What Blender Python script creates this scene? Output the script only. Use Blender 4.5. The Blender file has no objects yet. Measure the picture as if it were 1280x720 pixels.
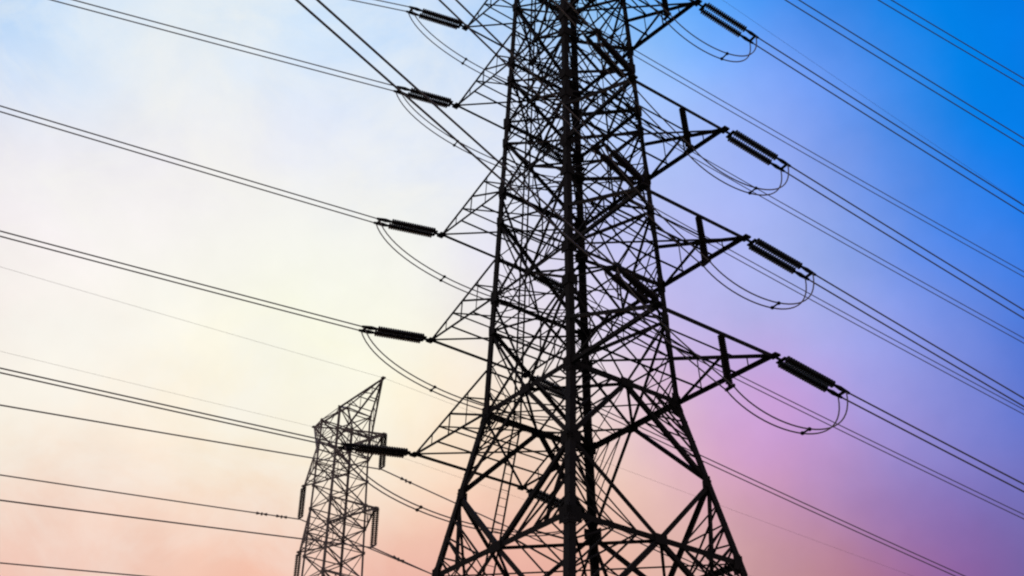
import bpy, bmesh, math, random
from mathutils import Vector, Matrix
random.seed(7)
rad = math.radians
S = 1.4            # metres per design unit of the pylon
EYE = 1.6
Z0 = 19.515 * S + EYE      # height of the pylon's waist above the ground
scene = bpy.context.scene
COL = scene.collection

# ------------------------------------------------------------------ camera
cam_d = bpy.data.cameras.new('camera')
cam = bpy.data.objects.new('camera', cam_d); COL.objects.link(cam)
cam_d.sensor_width = 36.0
cam_d.lens = 1487.13 / 1280 * 36.0
cam_d.clip_start = 0.1; cam_d.clip_end = 20000
right = Vector((0.9981106, 0.06116975, 0.00578769))
up = Vector((0.02835136, -0.54207503, 0.83985169))
fwd = Vector((-0.05451088, 0.83810078, 0.54278508))
m = Matrix((right, up, -fwd)).transposed().to_4x4()
m.translation = Vector((0, -38.2353 * S, EYE))
cam.matrix_world = m
scene.camera = cam

# ------------------------------------------------------------------ sky, sun, exposure
# dusk sky: (azimuth, elevation, linear RGB) of the colours in it
SKY = [
    (-35, 41.8, 0.315, 0.608, 0.993), (-27.4, 40.9, 0.829, 0.882, 0.909), (-20.7, 45.1, 0.691, 0.823, 0.943), 
    (-12.3, 45, 0.564, 0.765, 1.005), (-7.1, 46.4, 0.329, 0.561, 0.937), (2.6, 46.3, 0.286, 0.593, 0.907), 
    (10, 45.7, -0.032, 0.371, 1.155), (15, 45, -0.055, 0.085, 0.512), (21.1, 43.8, 0.007, 0.256, 0.875), 
    (27.5, 42.2, 0.002, 0.166, 0.778), (12.3, 41.7, 0.332, 0.448, 1.135), (19.5, 39.8, -0.054, 0.230, 0.807), 
    (25.7, 37.2, 0.022, 0.219, 0.811), (-32.8, 35.9, 0.920, 0.872, 0.897), (-24.3, 36.3, 0.915, 0.859, 0.911), 
    (-15.4, 38.4, 0.830, 0.845, 0.954), (-7.8, 39.7, 0.815, 0.862, 0.951), (-0.8, 40.1, 0.559, 0.671, 1.008), 
    (7.1, 40.1, 0.409, 0.568, 0.906), (13.2, 36.4, 0.410, 0.447, 0.889), (18.2, 34.8, -0.035, 0.142, 0.702), 
    (24.1, 32.1, -0.059, 0.163, 0.942), (-30.6, 29.1, 0.931, 0.852, 0.819), (-22.9, 30.2, 0.964, 0.945, 0.866), 
    (-15.8, 31.5, 0.958, 0.971, 0.802), (-9.2, 32.7, 0.985, 0.982, 0.848), (-1.9, 32.1, 0.734, 0.675, 0.892), 
    (6.4, 34.1, 0.432, 0.447, 0.865), (6.9, 30.2, 0.731, 0.609, 1.008), (12.2, 30.8, 0.219, 0.497, 0.824), 
    (16.3, 28.4, 0.557, 0.407, 0.766), (20.3, 30, 0.264, 0.461, 1.038), (23.1, 28.7, -0.043, 0.036, 0.375), 
    (22.1, 25.3, 0.026, 0.099, 0.577), (-29, 23.3, 0.978, 0.931, 0.779), (-21.7, 24.4, 0.960, 0.857, 0.727), 
    (-15.8, 25.4, 1.000, 0.959, 0.711), (-9.7, 27, 0.934, 0.986, 0.836), (-6.6, 25.2, 1.106, 0.715, 0.403), 
    (-1.1, 26, 0.812, 0.928, 0.799), (3.1, 25.9, 1.110, 0.949, 0.791), (7.3, 26.4, 0.364, 0.142, 0.504), 
    (9.6, 24.7, 0.881, 0.265, 0.748), (13.4, 23.6, 0.537, 0.431, 0.873), (17, 22.5, 0.056, 0.249, 0.774), 
    (21.3, 21.9, 0.214, 0.201, 0.544), (-27.5, 17.6, 0.883, 0.520, 0.434), (-21.3, 18.3, 0.872, 0.563, 0.458), 
    (-15.4, 19.5, 0.940, 0.468, 0.344), (-9.2, 19.5, 0.790, 0.394, 0.339), (-4.4, 20.4, 0.853, 0.471, 0.444), 
    (-0.4, 22.2, 0.693, 0.120, 0.081), (2.9, 22.9, 1.174, 0.805, 0.447), (4.7, 20.2, 0.567, 0.365, 0.429), 
    (8.7, 20.4, 0.483, 0.285, 0.143), (12.8, 19.7, 0.465, 0.158, 0.077), (17, 18.6, 0.430, 0.020, 0.274), 
    (20.3, 17.9, 0.022, 0.116, 0.271), (-40, 12, 0.871, 0.434, 0.305), (-28, 8, 0.855, 0.352, 0.216), 
    (-14, 9, 0.807, 0.305, 0.216), (0, 10, 0.730, 0.287, 0.246), (14, 9, 0.392, 0.150, 0.254), 
    (28, 10, 0.138, 0.089, 0.262), (-44, 26, 0.905, 0.761, 0.631), (-44, 38, 0.552, 0.701, 0.922), 
    (-30, 52, 0.305, 0.515, 0.871), (-10, 56, 0.156, 0.392, 0.839), (10, 56, 0.013, 0.175, 0.672), 
    (28, 52, 0.000, 0.122, 0.578), (34, 40, 0.000, 0.138, 0.617), (34, 26, 0.045, 0.117, 0.456)]
world = bpy.data.worlds.new('World'); scene.world = world; world.use_nodes = True
nt = world.node_tree; nt.nodes.clear()
N = nt.nodes.new; Lk = nt.links.new
tc = N('ShaderNodeTexCoord')
# slight wander of the colours, as thin cloud gives
noi = N('ShaderNodeTexNoise'); noi.inputs['Scale'].default_value = 5.0; noi.inputs['Detail'].default_value = 5.0; noi.inputs['Roughness'].default_value = 0.55
Lk(tc.outputs['Generated'], noi.inputs['Vector'])
sub = N('ShaderNodeVectorMath'); sub.operation = 'SUBTRACT'; sub.inputs[1].default_value = (0.5, 0.5, 0.5); Lk(noi.outputs['Color'], sub.inputs[0])
scl = N('ShaderNodeVectorMath'); scl.operation = 'SCALE'; scl.inputs['Scale'].default_value = 0.09; Lk(sub.outputs[0], scl.inputs[0])
wad = N('ShaderNodeVectorMath'); wad.operation = 'ADD'; Lk(tc.outputs['Generated'], wad.inputs[0]); Lk(scl.outputs[0], wad.inputs[1])
nrm = N('ShaderNodeVectorMath'); nrm.operation = 'NORMALIZE'; Lk(wad.outputs[0], nrm.inputs[0])
KAPPA = 300.0
acc = None; wsum = None
def chain(vec, w):
    global acc, wsum
    if acc is None: acc, wsum = vec, w; return
    a = N('ShaderNodeVectorMath'); a.operation = 'ADD'; Lk(acc, a.inputs[0]); Lk(vec, a.inputs[1]); acc = a.outputs[0]
    b = N('ShaderNodeMath'); b.operation = 'ADD'; Lk(wsum, b.inputs[0]); Lk(w, b.inputs[1]); wsum = b.outputs[0]
for az, el, *c in SKY:
    a, e = rad(az), rad(el)
    d = N('ShaderNodeVectorMath'); d.operation = 'DOT_PRODUCT'
    d.inputs[1].default_value = (math.sin(a) * math.cos(e), math.cos(a) * math.cos(e), math.sin(e)); Lk(nrm.outputs[0], d.inputs[0])
    k = N('ShaderNodeMath'); k.operation = 'MULTIPLY_ADD'; k.inputs[1].default_value = KAPPA; k.inputs[2].default_value = -KAPPA; Lk(d.outputs['Value'], k.inputs[0])
    x = N('ShaderNodeMath'); x.operation = 'EXPONENT'; Lk(k.outputs[0], x.inputs[0])
    v = N('ShaderNodeVectorMath'); v.operation = 'SCALE'; v.inputs[0].default_value = c; Lk(x.outputs[0], v.inputs['Scale'])
    chain(v.outputs[0], x.outputs[0])
# away from the afterglow the dome is dim warm grey, raised to brighten cables
BASE = 2e-6
a = N('ShaderNodeVectorMath'); a.operation = 'ADD'; a.inputs[1].default_value = tuple(BASE * v for v in (0.15, 0.12, 0.13)); Lk(acc, a.inputs[0])
b = N('ShaderNodeMath'); b.operation = 'ADD'; b.inputs[1].default_value = BASE; Lk(wsum, b.inputs[0])
inv = N('ShaderNodeMath'); inv.operation = 'DIVIDE'; inv.inputs[0].default_value = 1.0; Lk(b.outputs[0], inv.inputs[1])
fin = N('ShaderNodeVectorMath'); fin.operation = 'SCALE'; Lk(a.outputs[0], fin.inputs[0]); Lk(inv.outputs[0], fin.inputs['Scale'])
# soft uneven brightness of high thin cloud
cl = N('ShaderNodeTexNoise'); cl.inputs['Scale'].default_value = 9.0; cl.inputs['Detail'].default_value = 6.0; cl.inputs['Roughness'].default_value = 0.6
Lk(tc.outputs['Generated'], cl.inputs['Vector'])
mr = N('ShaderNodeMapRange'); mr.inputs['From Min'].default_value = 0.3; mr.inputs['From Max'].default_value = 0.7
mr.inputs['To Min'].default_value = 0.935; mr.inputs['To Max'].default_value = 1.045; Lk(cl.outputs['Fac'], mr.inputs['Value'])
cm = N('ShaderNodeVectorMath'); cm.operation = 'SCALE'; mx = N('ShaderNodeVectorMath'); mx.operation = 'MAXIMUM'; mx.inputs[1].default_value = (0, 0, 0); Lk(fin.outputs[0], mx.inputs[0]); Lk(mx.outputs[0], cm.inputs[0]); Lk(mr.outputs[0], cm.inputs['Scale'])
# faint cream veils of high cloud on the bright side of the sky
vl = N('ShaderNodeTexNoise'); vl.inputs['Scale'].default_value = 7.0; vl.inputs['Detail'].default_value = 7.0; vl.inputs['Roughness'].default_value = 0.62; vl.inputs['Distortion'].default_value = 0.6
vm = N('ShaderNodeMapping'); vm.inputs['Scale'].default_value = (1.0, 1.0, 1.7); vm.inputs['Rotation'].default_value = (0.3, 0.25, 0.4); Lk(tc.outputs['Generated'], vm.inputs['Vector']); Lk(vm.outputs[0], vl.inputs['Vector'])
vr = N('ShaderNodeMapRange'); vr.inputs['From Min'].default_value = 0.42; vr.inputs['From Max'].default_value = 0.66; vr.inputs['To Max'].default_value = 0.6; Lk(vl.outputs['Fac'], vr.inputs['Value'])
vd = N('ShaderNodeVectorMath'); vd.operation = 'DOT_PRODUCT'; vd.inputs[1].default_value = (math.sin(rad(-24)) * math.cos(rad(36)), math.cos(rad(-24)) * math.cos(rad(36)), math.sin(rad(36))); Lk(tc.outputs['Generated'], vd.inputs[0])
vk = N('ShaderNodeMapRange'); vk.inputs['From Min'].default_value = math.cos(rad(24)); vk.inputs['From Max'].default_value = math.cos(rad(9)); Lk(vd.outputs['Value'], vk.inputs['Value'])
vf = N('ShaderNodeMath'); vf.operation = 'MULTIPLY'; Lk(vr.outputs[0], vf.inputs[0]); Lk(vk.outputs[0], vf.inputs[1])
vx = N('ShaderNodeMix'); vx.data_type = 'RGBA'; vx.inputs['B'].default_value = (0.93, 0.92, 0.86, 1); Lk(vf.outputs[0], vx.inputs['Factor']); Lk(cm.outputs[0], vx.inputs['A'])
bg = N('ShaderNodeBackground'); Lk(vx.outputs['Result'], bg.inputs['Color']); bg.inputs['Strength'].default_value = 1.0
SUN_AZ, SUN_EL = rad(-24), rad(9)
sky = N('ShaderNodeTexSky'); sky.sky_type = 'NISHITA'; sky.sun_disc = False; sky.sun_elevation = SUN_EL; sky.sun_rotation = SUN_AZ
bg2 = N('ShaderNodeBackground'); Lk(sky.outputs[0], bg2.inputs['Color']); bg2.inputs['Strength'].default_value = 0.0008
add = N('ShaderNodeAddShader'); Lk(bg.outputs[0], add.inputs[0]); Lk(bg2.outputs[0], add.inputs[1])
out = N('ShaderNodeOutputWorld'); Lk(add.outputs[0], out.inputs['Surface'])

sun_d = bpy.data.lights.new('sun', 'SUN'); sun_d.energy = 0.35; sun_d.angle = rad(3); sun_d.color = (1.0, 0.72, 0.5)
sun = bpy.data.objects.new('sun', sun_d); COL.objects.link(sun)
sd = Vector((math.sin(SUN_AZ) * math.cos(SUN_EL), math.cos(SUN_AZ) * math.cos(SUN_EL), math.sin(SUN_EL)))
sun.rotation_euler = sd.to_track_quat('Z', 'Y').to_euler()
scene.view_settings.view_transform = 'Standard'; scene.view_settings.look = 'None'
scene.view_settings.exposure = 0.0; scene.view_settings.gamma = 1.0; scene.view_settings.use_curve_mapping = False
scene.cycles.pixel_filter_type = 'BLACKMAN_HARRIS'; scene.cycles.filter_width = 2.2
scene.cycles.max_bounces = 4

# ------------------------------------------------------------------ materials
def mat(name, c1, c2, scale, rough, metal=0.0, bump=0.0):
    mt = bpy.data.materials.new(name); mt.use_nodes = True; t = mt.node_tree; p = t.nodes['Principled BSDF']
    p.inputs['Roughness'].default_value = rough; p.inputs['Metallic'].default_value = metal
    n = t.nodes.new('ShaderNodeTexNoise'); n.inputs['Scale'].default_value = scale; n.inputs['Detail'].default_value = 6
    g = t.nodes.new('ShaderNodeTexCoord'); t.links.new(g.outputs['Object'], n.inputs['Vector'])
    r = t.nodes.new('ShaderNodeValToRGB'); r.color_ramp.elements[0].color = (*c1, 1); r.color_ramp.elements[1].color = (*c2, 1)
    r.color_ramp.elements[0].position = 0.35; r.color_ramp.elements[1].position = 0.65
    t.links.new(n.outputs['Fac'], r.inputs['Fac']); t.links.new(r.outputs['Color'], p.inputs['Base Color'])
    if bump:
        bm_ = t.nodes.new('ShaderNodeBump'); bm_.inputs['Strength'].default_value = bump; t.links.new(n.outputs['Fac'], bm_.inputs['Height']); t.links.new(bm_.outputs['Normal'], p.inputs['Normal'])
    return mt
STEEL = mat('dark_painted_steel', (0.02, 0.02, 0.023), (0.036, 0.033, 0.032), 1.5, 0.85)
HAZE_STEEL = mat('haze_toned_steel', (0.38, 0.33, 0.31), (0.52, 0.46, 0.43), 1.2, 0.6)  # far pylon's steel, with the paling of distant haze put into its colour
PORC = mat('brown_porcelain', (0.03, 0.02, 0.017), (0.045, 0.028, 0.022), 3.0, 0.55)
WIRE = mat('aluminium_cable', (0.42, 0.36, 0.37), (0.52, 0.46, 0.46), 8.0, 0.6)
CONC = mat('concrete', (0.25, 0.24, 0.22), (0.34, 0.32, 0.3), 3.0, 0.9, bump=0.2)
SOIL = mat('dry_grass_ground', (0.035, 0.045, 0.018), (0.075, 0.07, 0.035), 0.25, 1.0, bump=0.4)

# ------------------------------------------------------------------ helpers
def link(name, bm, material, parent=None):
    me = bpy.data.meshes.new(name); bm.to_mesh(me); bm.free(); me.materials.append(material)
    o = bpy.data.objects.new(name, me); COL.objects.link(o)
    if parent: o.parent = parent
    return o
def tag(o, label, cat, group=None, kind=None):
    if label: o['label'] = label
    if cat: o['category'] = cat
    if group: o['group'] = group
    if kind: o['kind'] = kind
    return o
def thing(name, label, cat, loc, rotz=0.0, group=None):
    o = bpy.data.objects.new(name, None); COL.objects.link(o); o.empty_display_size = 0.3
    o.location = loc; o.rotation_euler = (0, 0, rotz)
    return tag(o, label, cat, group)
def slab(bm, p, q, s1, s2, a0, a1, b0, b1):
    vs = []
    for base in (p, q):
        for a, b in ((a0, b0), (a1, b0), (a1, b1), (a0, b1)):
            vs.append(bm.verts.new(base + s1 * a + s2 * b))
    for f in ((3, 2, 1, 0), (4, 5, 6, 7), (0, 1, 5, 4), (1, 2, 6, 5), (2, 3, 7, 6), (3, 0, 4, 7)):
        bm.faces.new([vs[i] for i in f])
def angle_bar(bm, p, q, w, hint=(0, 0, 1), flip=1):
    """rolled steel angle from p to q: one flange flat in the plane facing hint, the other along it"""
    p = Vector(p); q = Vector(q); d = q - p
    if d.length < 1e-4: return
    d.normalize(); h = Vector(hint); s1 = d.cross(h)
    if s1.length < 1e-3: s1 = d.cross(Vector((0.3, 0.9, 0.1)))
    s1.normalize(); s1 *= flip; s2 = d.cross(s1).normalized()
    if s2.dot(h) > 0: s2 = -s2
    t = w * 0.13; j = random.uniform(-0.012, 0.012)
    slab(bm, p, q, s1, s2, -w / 2, w / 2, j, j + t)
    slab(bm, p, q, s1, s2, -w / 2, -w / 2 + t, j + t, j + w * 0.8)
def plate(bm, c, n, w, h, t=0.03, updir=(0, 0, 1)):
    c = Vector(c); n = Vector(n).normalized(); a = Vector(updir).cross(n)
    if a.length < 1e-3: a = Vector((1, 0, 0)).cross(n)
    a.normalize(); b_ = n.cross(a)
    slab(bm, c - b_ * h / 2, c + b_ * h / 2, a, n, -w / 2, w / 2, -t, t)
def tube(bm, pts, r, n=6, closed_ends=True):
    rings = []
    for i, p in enumerate(pts):
        t = (pts[min(i + 1, len(pts) - 1)] - pts[max(i - 1, 0)]).normalized()
        a = t.cross(Vector((0, 0, 1)))
        if a.length < 1e-3: a = t.cross(Vector((0, 1, 0)))
        a.normalize(); b_ = t.cross(a)
        rr = r[i] if isinstance(r, (list, tuple)) else r
        rings.append([bm.verts.new(p + (a * math.cos(2 * math.pi * k / n) + b_ * math.sin(2 * math.pi * k / n)) * rr) for k in range(n)])
    for r0, r1 in zip(rings, rings[1:]):
        for k in range(n): bm.faces.new((r0[k], r0[(k + 1) % n], r1[(k + 1) % n], r1[k]))
    if closed_ends: bm.faces.new(rings[0][::-1]); bm.faces.new(rings[-1])
def lerp(a, b_, t): return a + (b_ - a) * t
def tri_fill(bm, A, B, C, n, w, hint, skip_last=False):
    """redundant struts between the two members A-B and A-C"""
    P = [lerp(A, B, k / n) for k in range(n + 1)]; Q = [lerp(A, C, k / n) for k in range(n + 1)]
    for k in range(1, n + (0 if skip_last else 1)):
        if k < n: angle_bar(bm, P[k], Q[k], w, hint)
        if k > 1 or n == 1: angle_bar(bm, P[k - 1], Q[k], w, hint)

# ------------------------------------------------------------------ ground
bm = bmesh.new(); R = 6000; NR = 48; prev = None
cv = bm.verts.new((0, 0, 0)); rings = []
for ri, rr in enumerate((15, 40, 90, 200, 500, 1500, R)):
    rings.append([bm.verts.new((rr * math.cos(2 * math.pi * k / NR), rr * math.sin(2 * math.pi * k / NR), random.uniform(-0.06, 0.06) if rr > 30 else 0)) for k in range(NR)])
for k in range(NR): bm.faces.new((cv, rings[0][k], rings[0][(k + 1) % NR]))
for r0, r1 in zip(rings, rings[1:]):
    for k in range(NR): bm.faces.new((r0[k], r1[k], r1[(k + 1) % NR], r0[(k + 1) % NR]))
tag(link('ground', bm, SOIL), 'dry grassy ground running out to the horizon', 'ground', None, 'structure')

# ------------------------------------------------------------------ the tall pylon
AZ = -0.8654131
ROT = Matrix.Rotation(AZ, 3, 'Z')
def world_pt(l): return ROT @ (Vector(l) * S) + Vector((0, 0, Z0))   # design units -> world
ARM_Z = [0, 4.9553, 10.0938, 17.1864, 21.9807, 26.5]
ARM_X = [6.838, 6.373, 6.091, 5.615, 5.266, 4.95]
ARM_Y = [2.616, 2.438, 2.331, 2.148, 2.015, 1.88]
ZB, ZT = -19.515 - EYE / S, 30.5
def half(z): return 2.5 - 0.03482 * z if z >= 0 else 2.5 - 0.19281 * z
def local(x, y, z): return Vector((x * S, y * S, (z - ZB) * S))
def corner(k, z):
    a = half(z); sx, sy = ((1, -1), (1, 1), (-1, 1), (-1, -1))[k]
    return local(sx * a, sy * a, z)
pylon = thing('lattice_pylon', 'tall dark steel lattice pylon with wide crossarms filling the middle of the view', 'pylon', (0, 0, 0), AZ, None)
for k in range(4):
    bm = bmesh.new(); sx, sy = ((1, -1), (1, 1), (-1, 1), (-1, -1))[k]
    zs = [ZB + 0.3, -6, 0, 10.0938, 21.9807, ZT]; ws = [0.265, 0.25, 0.235, 0.215, 0.19]
    for z1, z2, w in zip(zs, zs[1:], ws):
        p, q = corner(k, z1), corner(k, z2); w *= S; t = w * 0.12
        d = (q - p).normalized(); ex = Vector((-sx, 0, 0)); ey = Vector((0, -sy, 0))
        slab(bm, p, q, ex, ey, 0, w, 0, t); slab(bm, p, q, ex, ey, 0, t, t, w)
        # splice plates with bolts at the joint
        slab(bm, q - d * 0.5, q + d * 0.5, ex, ey, 0.0, w * 1.02, -0.03, -0.003); slab(bm, q - d * 0.5, q + d * 0.5, ex, ey, -0.03, -0.003, 0.0, w * 1.02)
        for bz in (-0.35, -0.12, 0.12, 0.35):
            for ac in (0.3, 0.7):
                c = q + d * bz
                slab(bm, c - d * 0.03, c + d * 0.03, ex, ey, w * ac - 0.03, w * ac + 0.03, -0.06, -0.032)
                slab(bm, c - d * 0.03, c + d * 0.03, ex, ey, -0.06, -0.032, w * ac - 0.03, w * ac + 0.03)
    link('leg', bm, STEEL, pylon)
    bm = bmesh.new(); c = corner(k, ZB); r_ = bmesh.ops.create_cone(bm, cap_ends=True, segments=4, radius1=1.5, radius2=0.95, depth=0.7, matrix=Matrix.Translation(c + Vector((0, 0, 0.3))) @ Matrix.Rotation(rad(45), 4, 'Z'))
    link('footing', bm, CONC, pylon)
OUT = [Vector((1, 0, 0)), Vector((0, 1, 0)), Vector((-1, 0, 0)), Vector((0, -1, 0))]     # face k lies between corners k and k+1
def mid(k, z): return (corner(k, z) + corner((k + 1) % 4, z)) / 2
def ring(z, w, diag):
    bm = bmesh.new()
    for k in range(4):
        angle_bar(bm, corner(k, z), corner((k + 1) % 4, z), w * S, OUT[k])
        if diag: angle_bar(bm, mid(k, z), mid((k + 1) % 4, z), (0.10 if z <= 0 else 0.07) * S, (0, 0, 1))
        plate(bm, mid(k, z) + OUT[k] * 0.02, OUT[k], 0.55 * S * w / 0.2, 0.34 * S * w / 0.2)
        for c in (corner(k, z), corner((k + 1) % 4, z)):
            plate(bm, lerp(c, mid(k, z), 0.07) + OUT[k] * 0.025, OUT[k], 0.38 * S, 0.5 * S)
    if diag:
        angle_bar(bm, corner(0, z), corner(2, z), 0.07 * S); angle_bar(bm, corner(1, z) + Vector((0, 0, 0.06)), corner(3, z) + Vector((0, 0, 0.06)), 0.07 * S)
    link('horizontal_frame', bm, STEEL, pylon)
LEVELS = [(ZB + 0.5, -13.5), (-13.5, -6), (-6, 0), (0, 4.9553), (4.9553, 10.0938), (10.0938, 13.7), (13.7, 17.1864), (17.1864, 21.9807), (21.9807, 26.5), (26.5, ZT)]
for i, (za, zb) in enumerate(LEVELS):
    low = zb <= 0.01
    if i: ring(za, 0.19 if za <= 0 else 0.13, za > -13)
    zj = lerp(za, zb, 0.483 if low else 0.7)
    if not low:
        bm = bmesh.new()
        for k in range(4): angle_bar(bm, corner(k, za + 1.8), corner((k + 1) % 4, za + 1.8), 0.06 * S, OUT[k])
        link('tie_frame', bm, STEEL, pylon)
    for k in range(4):
        bm = bmesh.new(); A0, B0, A1, B1 = corner(k, za), corner((k + 1) % 4, za), corner(k, zb), corner((k + 1) % 4, zb)
        AJ, BJ = corner(k, zj), corner((k + 1) % 4, zj); m0, m1 = mid(k, za), mid(k, zb); h = OUT[k]; ins = -h * 0.05
        wd = (0.165 if low else 0.088) * S
        for e0, e1 in ((AJ, m0), (BJ, m0), (AJ, m1), (BJ, m1)): angle_bar(bm, e0 + ins, e1 + ins, wd, h)
        if low:
            for X0, XJ, X1 in ((A0, AJ, A1), (B0, BJ, B1)):
                tri_fill(bm, X1, XJ, m1, 4, 0.06 * S, h, True)
                tri_fill(bm, X0, XJ, m0, 4, 0.06 * S, h, True)
                qd = lerp(X0, m0, 0.36); angle_bar(bm, XJ + ins * 2, qd + ins * 2, 0.11 * S, h)
        else:
            angle_bar(bm, A0 + ins * 3, BJ + ins * 3, 0.135 * S, h); angle_bar(bm, B0 + ins * 4, AJ + ins * 4, 0.055 * S, h)
            angle_bar(bm, AJ + ins, BJ + ins, 0.07 * S, h)
            for X0, XJ, X1 in ((A0, AJ, A1), (B0, BJ, B1)):
                tri_fill(bm, X0, XJ, m0, 3, 0.042 * S, h, True)
                tri_fill(bm, X1, XJ, m1, 2, 0.042 * S, h, True)
            angle_bar(bm, lerp(AJ, BJ, 0.5) + ins * 2, m1 + ins * 2, 0.05 * S, h)
        plate(bm, lerp(AJ, BJ, 0.04) + h * 0.03, h, 0.34 * S, 0.42 * S); plate(bm, lerp(BJ, AJ, 0.04) + h * 0.03, h, 0.34 * S, 0.42 * S)
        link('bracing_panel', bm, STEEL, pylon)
ring(ZT, 0.15, True)
# ladder rails inside one face
bm = bmesh.new()
for dt in (-0.03, 0.03):
    pts = [lerp(corner(2, z), corner(3, z), 0.70 + dt) + Vector((0.12, 0, 0)) for z in (ZB + 2, 0, 12, 24)]
    for a_, b_ in zip(pts, pts[1:]): angle_bar(bm, a_, b_, 0.055 * S, (1, 0, 0))
z = ZB + 2
while z < 24:
    c1 = lerp(corner(2, z), corner(3, z), 0.67) + Vector((0.12, 0, 0)); c2 = lerp(corner(2, z), corner(3, z), 0.73) + Vector((0.12, 0, 0))
    angle_bar(bm, c1, c2, 0.02 * S, (1, 0, 0)); z += 0.3
link('climbing_ladder', bm, STEEL, pylon)
# crossarms
RISE = 1.8
for i in range(6):
    z = ARM_Z[i]
    for sx in (1, -1):
        bm = bmesh.new(); T = [local(sx * ARM_X[i], sy * ARM_Y[i], z) for sy in (-1, 1)]
        a0, a1 = half(z), half(z + RISE); hx = Vector((sx, 0, 0))
        Lw = [local(sx * a0, sy * a0, z) for sy in (-1, 1)]; Up = [local(sx * a1, sy * a1, z + RISE) for sy in (-1, 1)]
        for s_ in (0, 1):
            hy = Vector((0, (-1, 1)[s_], 0))
            angle_bar(bm, T[s_], Lw[s_], (0.14 if sx > 0 else 0.11) * S, hy); angle_bar(bm, T[s_], Up[s_], (0.115 if sx > 0 else 0.11) * S, hy)
            lm, um = lerp(T[s_], Lw[s_], 0.5), lerp(T[s_], Up[s_], 0.5)
            angle_bar(bm, lm, um, 0.07 * S, hy); angle_bar(bm, um, Lw[s_], 0.085 * S, hy)
            angle_bar(bm, lerp(lm, Lw[s_], 0.5), lerp(um, Up[s_], 0.5), 0.05 * S, hy)
            angle_bar(bm, lerp(T[s_], Lw[s_], 0.25), lerp(T[s_], Up[s_], 0.25), 0.05 * S, hy)
        angle_bar(bm, T[1], Lw[0], 0.10 * S, (0, 0, 1)); 
        angle_bar(bm, T[0] + Vector((0, 0, 0.06)), Lw[1] + Vector((0, 0, 0.06)), 0.06 * S, (0, 0, 1))
        for f in (0.35, 0.7):
            angle_bar(bm, lerp(T[0], Lw[0], f), lerp(T[1], Lw[1], f), 0.06 * S, (0, 0, 1))
            angle_bar(bm, lerp(T[0], Up[0], f), lerp(T[1], Up[1], f), 0.05 * S, (0, 0, 1))
        angle_bar(bm, lerp(T[0], Up[0], 0.35), lerp(T[1], Up[1], 0.7), 0.05 * S, (0, 0, 1)); angle_bar(bm, lerp(T[0], Up[0], 0.7), Up[1], 0.05 * S, (0, 0, 1))
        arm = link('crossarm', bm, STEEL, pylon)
        bm = bmesh.new(); angle_bar(bm, T[0], T[1], (0.155 if sx > 0 else 0.125) * S, hx)
        for t_ in T: plate(bm, t_ + hx * 0.04, (0, 0, 1), 0.34 * S, 0.26 * S, 0.05, (0, 1, 0))
        link('end_beam', bm, STEEL, arm)

# ------------------------------------------------------------------ insulators and cables of the tall pylon
ORD = ['lowest', 'second lowest', 'third lowest', 'fourth lowest', 'fifth lowest', 'topmost']
def udir(az): return Vector((math.sin(az), math.cos(az), 0))
def disc_stack(bm, p, q, rdisc, n):
    d = q - p; pts = []; rs = []
    for k in range(n):
        for f, r_ in ((0.0, 0.34), (0.12, 0.95), (0.30, 1.0), (0.45, 0.5), (0.78, 0.34)):
            pts.append(p + d * ((k + f) / n)); rs.append(rdisc * r_)
    pts.append(q); rs.append(rdisc * 0.22)
    tube(bm, pts, rs, 10)
STR_LEN = 3.1 * S
def tension_string(tip, u, slope, label, group, side=0.2 * S, rdisc=0.15 * S):
    """double tension insulator string; returns the live end"""
    d = (u + Vector((0, 0, slope))).normalized(); w = Vector((u.y, -u.x, 0))
    t = thing('insulator_string', label, 'insulator', tip, 0, group)
    O = Vector((0, 0, 0)); dn = w.cross(d).normalized()
    bm = bmesh.new()
    tube(bm, [O, d * 0.30 * S], 0.05 * S, 6)
    slab(bm, d * 0.28 * S, d * 0.40 * S, w, dn, -side * 1.25, side * 1.25, -0.03, 0.03)
    link('yoke_plate', bm, STEEL, t)
    for s_ in (-1, 1):
        bm = bmesh.new(); disc_stack(bm, d * 0.42 * S + w * side * s_, d * 2.45 * S + w * side * s_, rdisc, 20)
        link('insulator_discs', bm, PORC, t)
        bm = bmesh.new(); tube(bm, [d * 2.44 * S + w * side * s_, d * 2.7 * S + w * side * s_, STR_LEN * d + w * side * s_], [0.05 * S, 0.085 * S, 0.05 * S], 6)
        c = d * 2.58 * S + w * side * s_
        
        link('dead_end_clamp', bm, STEEL, t)
    bm = bmesh.new(); slab(bm, d * 2.88 * S, d * 2.98 * S, w, dn, -side * 1.15, side * 1.15, -0.035, 0.035)
    link('yoke_plate', bm, STEEL, t)
    return tip + d * STR_LEN, w
def cable(pts, r, label, group, name='power_cable', cat='power cable'):
    org = pts[0]; bm = bmesh.new(); tube(bm, [p - org for p in pts], r, 6)
    o = link(name, bm, WIRE); o.location = org
    return tag(o, label, cat, group)
WR = 0.030 * S
def span(p0, u, slope, c, length, n=70):
    pts = []
    for k in range(n + 1):
        s_ = length * (k / n) ** 1.5
        pts.append(p0 + u * s_ + Vector((0, 0, slope * s_ + c * s_ * s_)))
    return pts
def spacer(p, w, label, group, half_w):
    bm = bmesh.new(); w = w.normalized()
    tube(bm, [-w * half_w * 1.2, w * half_w * 1.2], 0.045, 6)
    for s_ in (-1, 1): bmesh.ops.create_icosphere(bm, subdivisions=1, radius=0.11, matrix=Matrix.Translation(w * half_w * s_))
    o = link('cable_spacer', bm, STEEL); o.location = p
    return tag(o, label, 'cable spacer', group)
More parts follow.
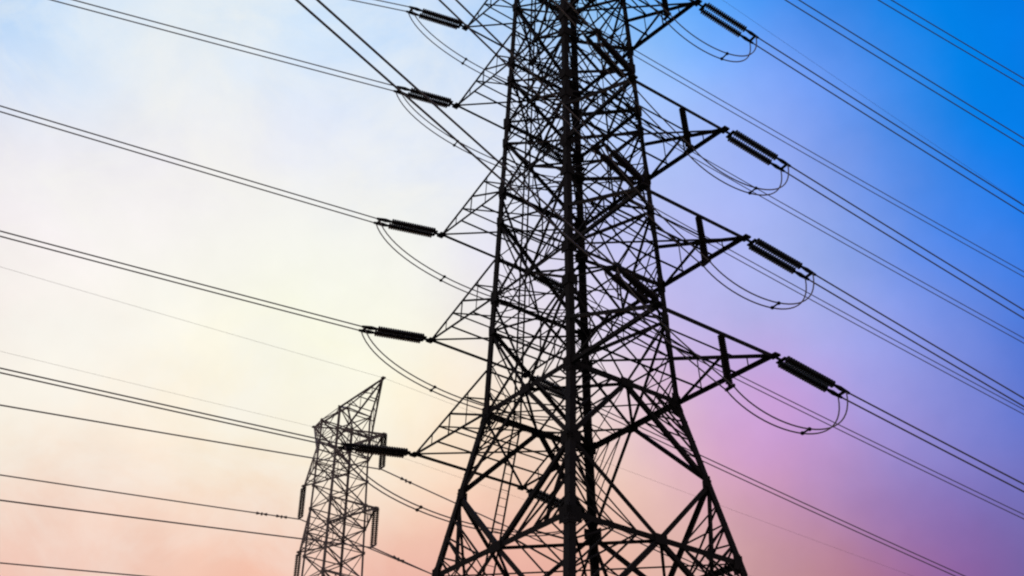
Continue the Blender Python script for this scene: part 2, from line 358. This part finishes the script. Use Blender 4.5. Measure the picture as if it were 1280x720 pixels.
def bez(p0, p1, p2, p3, n=26):
    r_ = []
    for k in range(n + 1):
        t = k / n; r_.append(p0 * (1 - t) ** 3 + p1 * 3 * t * (1 - t) ** 2 + p2 * 3 * t * t * (1 - t) + p3 * t ** 3)
    return r_
UA = udir(rad(57)); UB = -udir(rad(57)); UC = -udir(rad(29.5))
CA, CB = 5.0e-4 / S, 2.0e-4 / S
# (distance along the line, drop) where each span is known, from the arm tip, in design units
KNOWN_A_R = [(11.2, -2.25), (13.3, -3.08), (15.3, -3.5), (18.28, -3.86), (20.51, -3.57), (22.71, -2.97)]
KNOWN_A_L = [(9.43, -1.94), (24.67, -4.47), (30.29, -5.49), (31.91, -6.24), (33.14, -6.27), (34.44, -5.94)]
KNOWN_B_L = [(15.18, -.51), (16.6, -.6), (17.93, -.75), (17.22, -2.17), (5.25, -.91)]
KNOWN_B_R = [(16.06, -.95), (10.92, -.99), (10.9, -.99), (10.9, -.99), (10.9, -.99)]
G_STR = 'insulator strings at the ends of the pylon crossarms'
G_CAB = 'cables strung from the tall pylon'
G_JMP = 'jumper loops under the pylon crossarms'
def tie(tip, u, known, c, slope_s, lab, glen, rise=('upper', 'lower')):
    hs = (0.18 if 'right crossarm' in lab else 0.165) * S
    """insulator string, then its two cables"""
    end, w = tension_string(tip, u, slope_s, 'double insulator string ' + lab, G_STR, hs, 0.12 * S if 'viewer' in lab else 0.14 * S)
    s0 = (end - tip).dot(u); z0 = (end - tip).z; se, ze = known[0] * S, known[1] * S
    L_ = se - s0; sl = (ze - z0 - c * L_ * L_) / L_
    for s_, nm in ((1, rise[0]), (-1, rise[1])):
        cable(span(end + w * hs * s_, u, sl, c, glen), WR if 'right crossarm' in lab else WR * 0.85, nm + ' cable of the pair ' + lab.replace('pulling', 'running'), G_CAB)
    return end, w
ends = {}
for i in range(6):
    tip = world_pt((ARM_X[i], ARM_Y[i], ARM_Z[i]))
    ends['RA', i] = tie(tip, UA, KNOWN_A_R[i], CA, -0.22, 'pulling right from the %s right crossarm tip' % ORD[i], 300)
    tip = world_pt((-ARM_X[i], ARM_Y[i], ARM_Z[i]))
    ends['LA', i] = tie(tip, UA, KNOWN_A_L[i], CA, -0.2, 'pulling right behind the pylon from the %s left crossarm' % ORD[i], 300)
    if i == 5: continue
    tip = world_pt((-ARM_X[i], -ARM_Y[i], ARM_Z[i]))
    ends['LB', i] = tie(tip, UB, KNOWN_B_L[i], CB, -0.12, 'pulling left from the %s left crossarm tip' % ORD[i], 150)
    tip = world_pt((ARM_X[i], -ARM_Y[i], ARM_Z[i]))
    ends['RB', i] = tie(tip, UC, KNOWN_B_R[i], CB, -0.1, 'pulling toward the viewer from the %s right crossarm' % ORD[i], 150)
# hanging insulators that hold the jumpers under the right arms, and the jumpers
for i in range(5):
    top = world_pt((ARM_X[i], 0.15, ARM_Z[i])); bot = top + Vector((0, 0, -1.95 * S)) + ROT @ Vector((0.0, 0.25, 0))
    t = thing('hanging_insulator', 'straight dark insulator hanging below the %s right crossarm with a jumper at its foot' % ORD[i], 'insulator', top, 0, 'insulators hanging under the right crossarms')
    v = bot - top
    bm = bmesh.new(); disc_stack(bm, v * 0.05, v * 0.93, 0.125 * S, 24); link('insulator_discs', bm, PORC, t)
    bm = bmesh.new(); tube(bm, [v * 0.9, v], 0.09, 6)
    wj = ends['RA', i][1]; slab(bm, v * 0.985 - wj * 0.3, v * 0.985 + wj * 0.3, UA, Vector((0, 0, 1)), -0.06, 0.06, -0.06, 0.06)
    link('clamp', bm, STEEL, t)
    (eA, wA), (eB, wB) = ends['RA', i], ends['RB', i]
    for s_, nm in ((1, 'outer'), (-1, 'inner')):
        E0 = eA - UA * 0.15 * S + wA * 0.2 * S * s_; E1 = eB - UC * 0.15 * S + wB * 0.2 * S * (-s_); Bp = bot + wj * 0.17 * S * s_
        pts = bez(E0, E0 + Vector((0, 0, -2.2 * S)) + UA * 0.1 * S, Bp + UA * 1.3 * S + Vector((0, 0, -1.25 * S)), Bp) 
        pts += bez(Bp, Bp - UA * 1.0 * S + Vector((0, 0, 0.5 * S)), E1 + Vector((0, 0, -0.8 * S)), E1)[1:]
        cable(pts, WR * 0.85, nm + ' jumper cable looping under the %s right crossarm past its hanging insulator' % ORD[i], G_JMP, 'jumper_cable', 'jumper cable')
        if s_ == 1: mp = pts[13]
        else: spacer((mp + pts[13]) / 2, wj, 'small clamp joining the two jumper cables under the %s right crossarm' % ORD[i], 'clamps on the jumper loops', 0.17 * S)
    (eA, wA), (eB, wB) = ends['LB', i], ends['LA', i]
    for s_, nm in ((1, 'outer'), (-1, 'inner')):
        E0 = eA - UB * 0.1 * S + wA * 0.165 * S * s_; E1 = eB - UA * 0.1 * S - wB * 0.165 * S * s_
        pts = bez(E0, E0 + Vector((0, 0, -2.5 * S)) + UA * 0.9 * S, E1 + Vector((0, 0, -2.2 * S)) + UB * 0.9 * S, E1, 34)
        cable(pts, WR * 0.85, nm + ' jumper cable sagging below the %s left crossarm and behind the near legs' % ORD[i], G_JMP, 'jumper_cable', 'jumper cable')
        if s_ == 1: mp = pts[12]
        else: spacer((mp + pts[12]) / 2, wA, 'small clamp joining the two jumper cables below the %s left crossarm' % ORD[i], 'clamps on the jumper loops', 0.165 * S)
# earth wire from the pylon's head
def known_span(p0, u, pts_known, c, length, r, label, group, name='earth_wire', cat='earth wire'):
    se, ze = pts_known; sl = (ze - c * se * se) / se
    return cable(span(p0, u, sl, c, length), r, label, group, name, cat)
known_span(world_pt((-half(ZT), half(ZT), ZT)), UA, (33.5 * S, -9.0 * S), CA, 300, WR * 0.25, 'thin lone earth wire descending to the right edge from the hidden pylon top', 'earth wires')

# ------------------------------------------------------------------ the smaller pylon behind
B_POS = Vector((-13.045 * S, 20.672 * S, 0)); B_TH = 0.858
BE = Vector((math.cos(B_TH), -math.sin(B_TH), 0)); BU = Vector((math.sin(B_TH), math.cos(B_TH), 0))
b_ang = math.atan2(BE.y, BE.x)
small = thing('lattice_pylon', 'slimmer hazy lattice pylon standing farther off at the lower left with a beaked top', 'pylon', B_POS, b_ang)
def sl(x, y, z): return Vector((x * S, y * S, z * S + Z0))
def sh(z): return 1.05 - 0.018 * (z - 7.7) if z > -3 else 1.2426 - 0.09 * (z + 3)
def sc(k, z):
    a_ = sh(z); sx, sy = ((1, -1), (1, 1), (-1, 1), (-1, -1))[k]; return sl(sx * a_, sy * a_, z)
s_top = 10.3
for k in range(4):
    bm = bmesh.new(); sx, sy = ((1, -1), (1, 1), (-1, 1), (-1, -1))[k]
    for z1, z2 in ((ZB + 0.2, -3), (-3, s_top)):
        slab(bm, sc(k, z1), sc(k, z2), Vector((-sx, 0, 0)), Vector((0, -sy, 0)), 0, 0.11 * S, 0, 0.02 * S); slab(bm, sc(k, z1), sc(k, z2), Vector((-sx, 0, 0)), Vector((0, -sy, 0)), 0, 0.02 * S, 0.02 * S, 0.11 * S)
    link('leg', bm, HAZE_STEEL, small)
    bm = bmesh.new(); bmesh.ops.create_cone(bm, cap_ends=True, segments=4, radius1=0.9, radius2=0.6, depth=0.6, matrix=Matrix.Translation(sc(k, ZB) + Vector((0, 0, 0.25))) @ Matrix.Rotation(rad(45), 4, 'Z'))
    link('footing', bm, CONC, small)
s_lv = [ZB + 0.4, -16, -12, -8.6, -5.6, -3, -1.65, -0.3, 1.05, 2.4, 3.7, 5.05, 6.4, 7.7, 9.0, s_top]
for za, zb in zip(s_lv, s_lv[1:]):
    for k in range(4):
        bm = bmesh.new(); k2 = (k + 1) % 4
        A0, B0, A1, B1 = sc(k, za), sc(k2, za), sc(k, zb), sc(k2, zb); h = OUT[k]
        angle_bar(bm, A0, B1, 0.062 * S, h); angle_bar(bm, B0 - h * 0.05, A1 - h * 0.05, 0.062 * S, h)
        angle_bar(bm, A1, B1, 0.055 * S, h)
        plate(bm, A1, h, 0.16 * S, 0.16 * S, 0.03)
        if k == 0: angle_bar(bm, A1, sc(2, zb), 0.045 * S)
        link('bracing_panel', bm, HAZE_STEEL, small)
def small_arm(zt, ln, sx, zlo, zhi, wb=0.09):
    bm = bmesh.new(); T = sl(sx * ln, 0, zt)
    lo = [sl(sx * sh(zlo), sy * sh(zlo), zlo) for sy in (-1, 1)]; hi = [sl(sx * sh(zhi), sy * sh(zhi), zhi) for sy in (-1, 1)]
    for s_ in (0, 1):
        hy = Vector((0, (-1, 1)[s_], 0))
        angle_bar(bm, T, lo[s_], wb * S, hy); angle_bar(bm, T, hi[s_], wb * S, hy)
        for f in (0.25, 0.5, 0.75):
            angle_bar(bm, lerp(T, lo[s_], f), lerp(T, hi[s_], f), 0.05 * S, hy)
            angle_bar(bm, lerp(T, lo[s_], f), lerp(T, hi[s_], min(1, f + 0.25)), 0.05 * S, hy)
    for f in (0.3, 0.6, 0.85):
        angle_bar(bm, lerp(T, lo[0], f), lerp(T, lo[1], f), 0.05 * S); angle_bar(bm, lerp(T, hi[0], f), lerp(T, hi[1], f), 0.05 * S)
    plate(bm, T, (0, 0, 1), 0.2 * S, 0.2 * S, 0.05, (0, 1, 0))
    return link('crossarm', bm, HAZE_STEEL, small)
s_arms = [(7.704, 4.28), (3.704, 4.0), (-0.3, 4.2)]
for z, ln in s_arms:
    for sx in (1, -1): small_arm(z, ln, sx, z - 0.1, z + 1.3)
for sx in (1, -1): small_arm(11.24, 3.784, sx, s_top - 2.0, s_top)
bm = bmesh.new()
for k in range(4):      # the small pyramid joining the two earth wire horns
    angle_bar(bm, sc(k, s_top), sl(0, 0, 11.0), 0.08 * S, OUT[k])
angle_bar(bm, sl(-3.784, 0, 11.24), sl(0, 0, 11.0), 0.09 * S); angle_bar(bm, sl(3.784, 0, 11.24), sl(0, 0, 11.0), 0.09 * S)
link('earth_wire_peak', bm, HAZE_STEEL, small)
def small_world(x, y, z): return B_POS + BE * x * S + BU * y * S + Vector((0, 0, z * S + Z0))
SWR = 0.033 * S
# right and left spans: pixel independent slopes measured along the line
sm_names = ['top', 'middle', 'bottom']
for i, (z, ln) in enumerate(s_arms):
    for sx, sd_ in ((1, 'right'), (-1, 'left')):
        if i == 2 and sx == 1: continue
        tip = small_world(sx * ln, 0, z); HL = 2.0 if i == 0 else 2.1
        t = thing('insulator_string', 'double hanging insulator string under the %s %s arm of the distant pylon' % (sm_names[i], sd_), 'insulator', tip, b_ang, 'insulator strings hanging from the distant pylon')
        for s_ in (-1, 1):
            bm = bmesh.new(); c = Vector((0.17 * S * s_, 0, 0)); disc_stack(bm, c + Vector((0, 0, -0.15 * S)), c + Vector((0, 0, -(HL - 0.12) * S)), 0.1 * S, 18); link('insulator_discs', bm, PORC, t)
        bm = bmesh.new()
        for zz in (-0.12, -(HL - 0.1)): slab(bm, Vector((-0.26 * S, 0, zz * S)), Vector((0.26 * S, 0, zz * S)), Vector((0, 1, 0)), Vector((0, 0, 1)), -0.05, 0.05, -0.06, 0.06)
        link('yoke_plate', bm, HAZE_STEEL, t)
        bp = tip + Vector((0, 0, -HL * S))
        cable(span(bp, -BU, -(0.124, 0.121, 0.129)[i] if sx > 0 else -(0.111, 0.129, 0.129)[i], CB, 160), SWR, 'cable running left from the %s %s arm of the distant pylon' % (sm_names[i], sd_), 'cables of the distant pylon')
        cable(span(bp, BU, -(0.142, 0.166, 0.166)[i] if sx > 0 else -0.14, CA, 220), SWR, 'cable running right from the %s %s arm of the distant pylon' % (sm_names[i], sd_), 'cables of the distant pylon')
for sx, sd_ in ((1, 'right'), (-1, 'left')):
    tip = small_world(sx * 3.784, 0, 11.24)
    cable(span(tip, -BU, -0.058 if sx > 0 else -0.07, CB, 160), WR * 0.2, 'thin earth wire running left from the %s horn of the distant pylon' % sd_, 'earth wires', 'earth_wire', 'earth wire')
    cable(span(tip, BU, -0.035, CB, 300), WR * 0.2, 'thin earth wire running right from the %s horn of the distant pylon' % sd_, 'earth wires', 'earth_wire', 'earth wire')
def small_damper(bp, u, sl_, dist, label):
    p = bp + u * dist + Vector((0, 0, sl_ * dist)); d = (u + Vector((0, 0, sl_))).normalized(); bm = bmesh.new()
    tube(bm, [-d * 0.42, -d * 0.16, d * 0.16, d * 0.42], [0.13, 0.05, 0.05, 0.13], 8); slab(bm, -d * 0.06, d * 0.06, Vector((d.y, -d.x, 0)), Vector((0, 0, 1)), -0.05, 0.05, -0.13, 0.1)
    o = link('vibration_damper', bm, HAZE_STEEL); o.location = p
    tag(o, label, 'cable damper', 'dampers on the cables of the distant pylon')
bl = small_world(-4.28, 0, 5.704); br = small_world(4.28, 0, 5.704); bmid = small_world(4.0, 0, 1.604)
small_damper(bl, -BU, -0.111, 1.15 * S, 'small damper on the cable just left of the distant pylon, nearer its insulator')
small_damper(bl, -BU, -0.111, 2.35 * S, 'small damper on the cable left of the distant pylon, farther from its insulator')
small_damper(br, BU, -0.142, 1.5 * S, 'small damper on the upper cable just right of the distant pylon')
small_damper(bmid, BU, -0.166, 1.5 * S, 'small damper on the lower cable just right of the distant pylon')
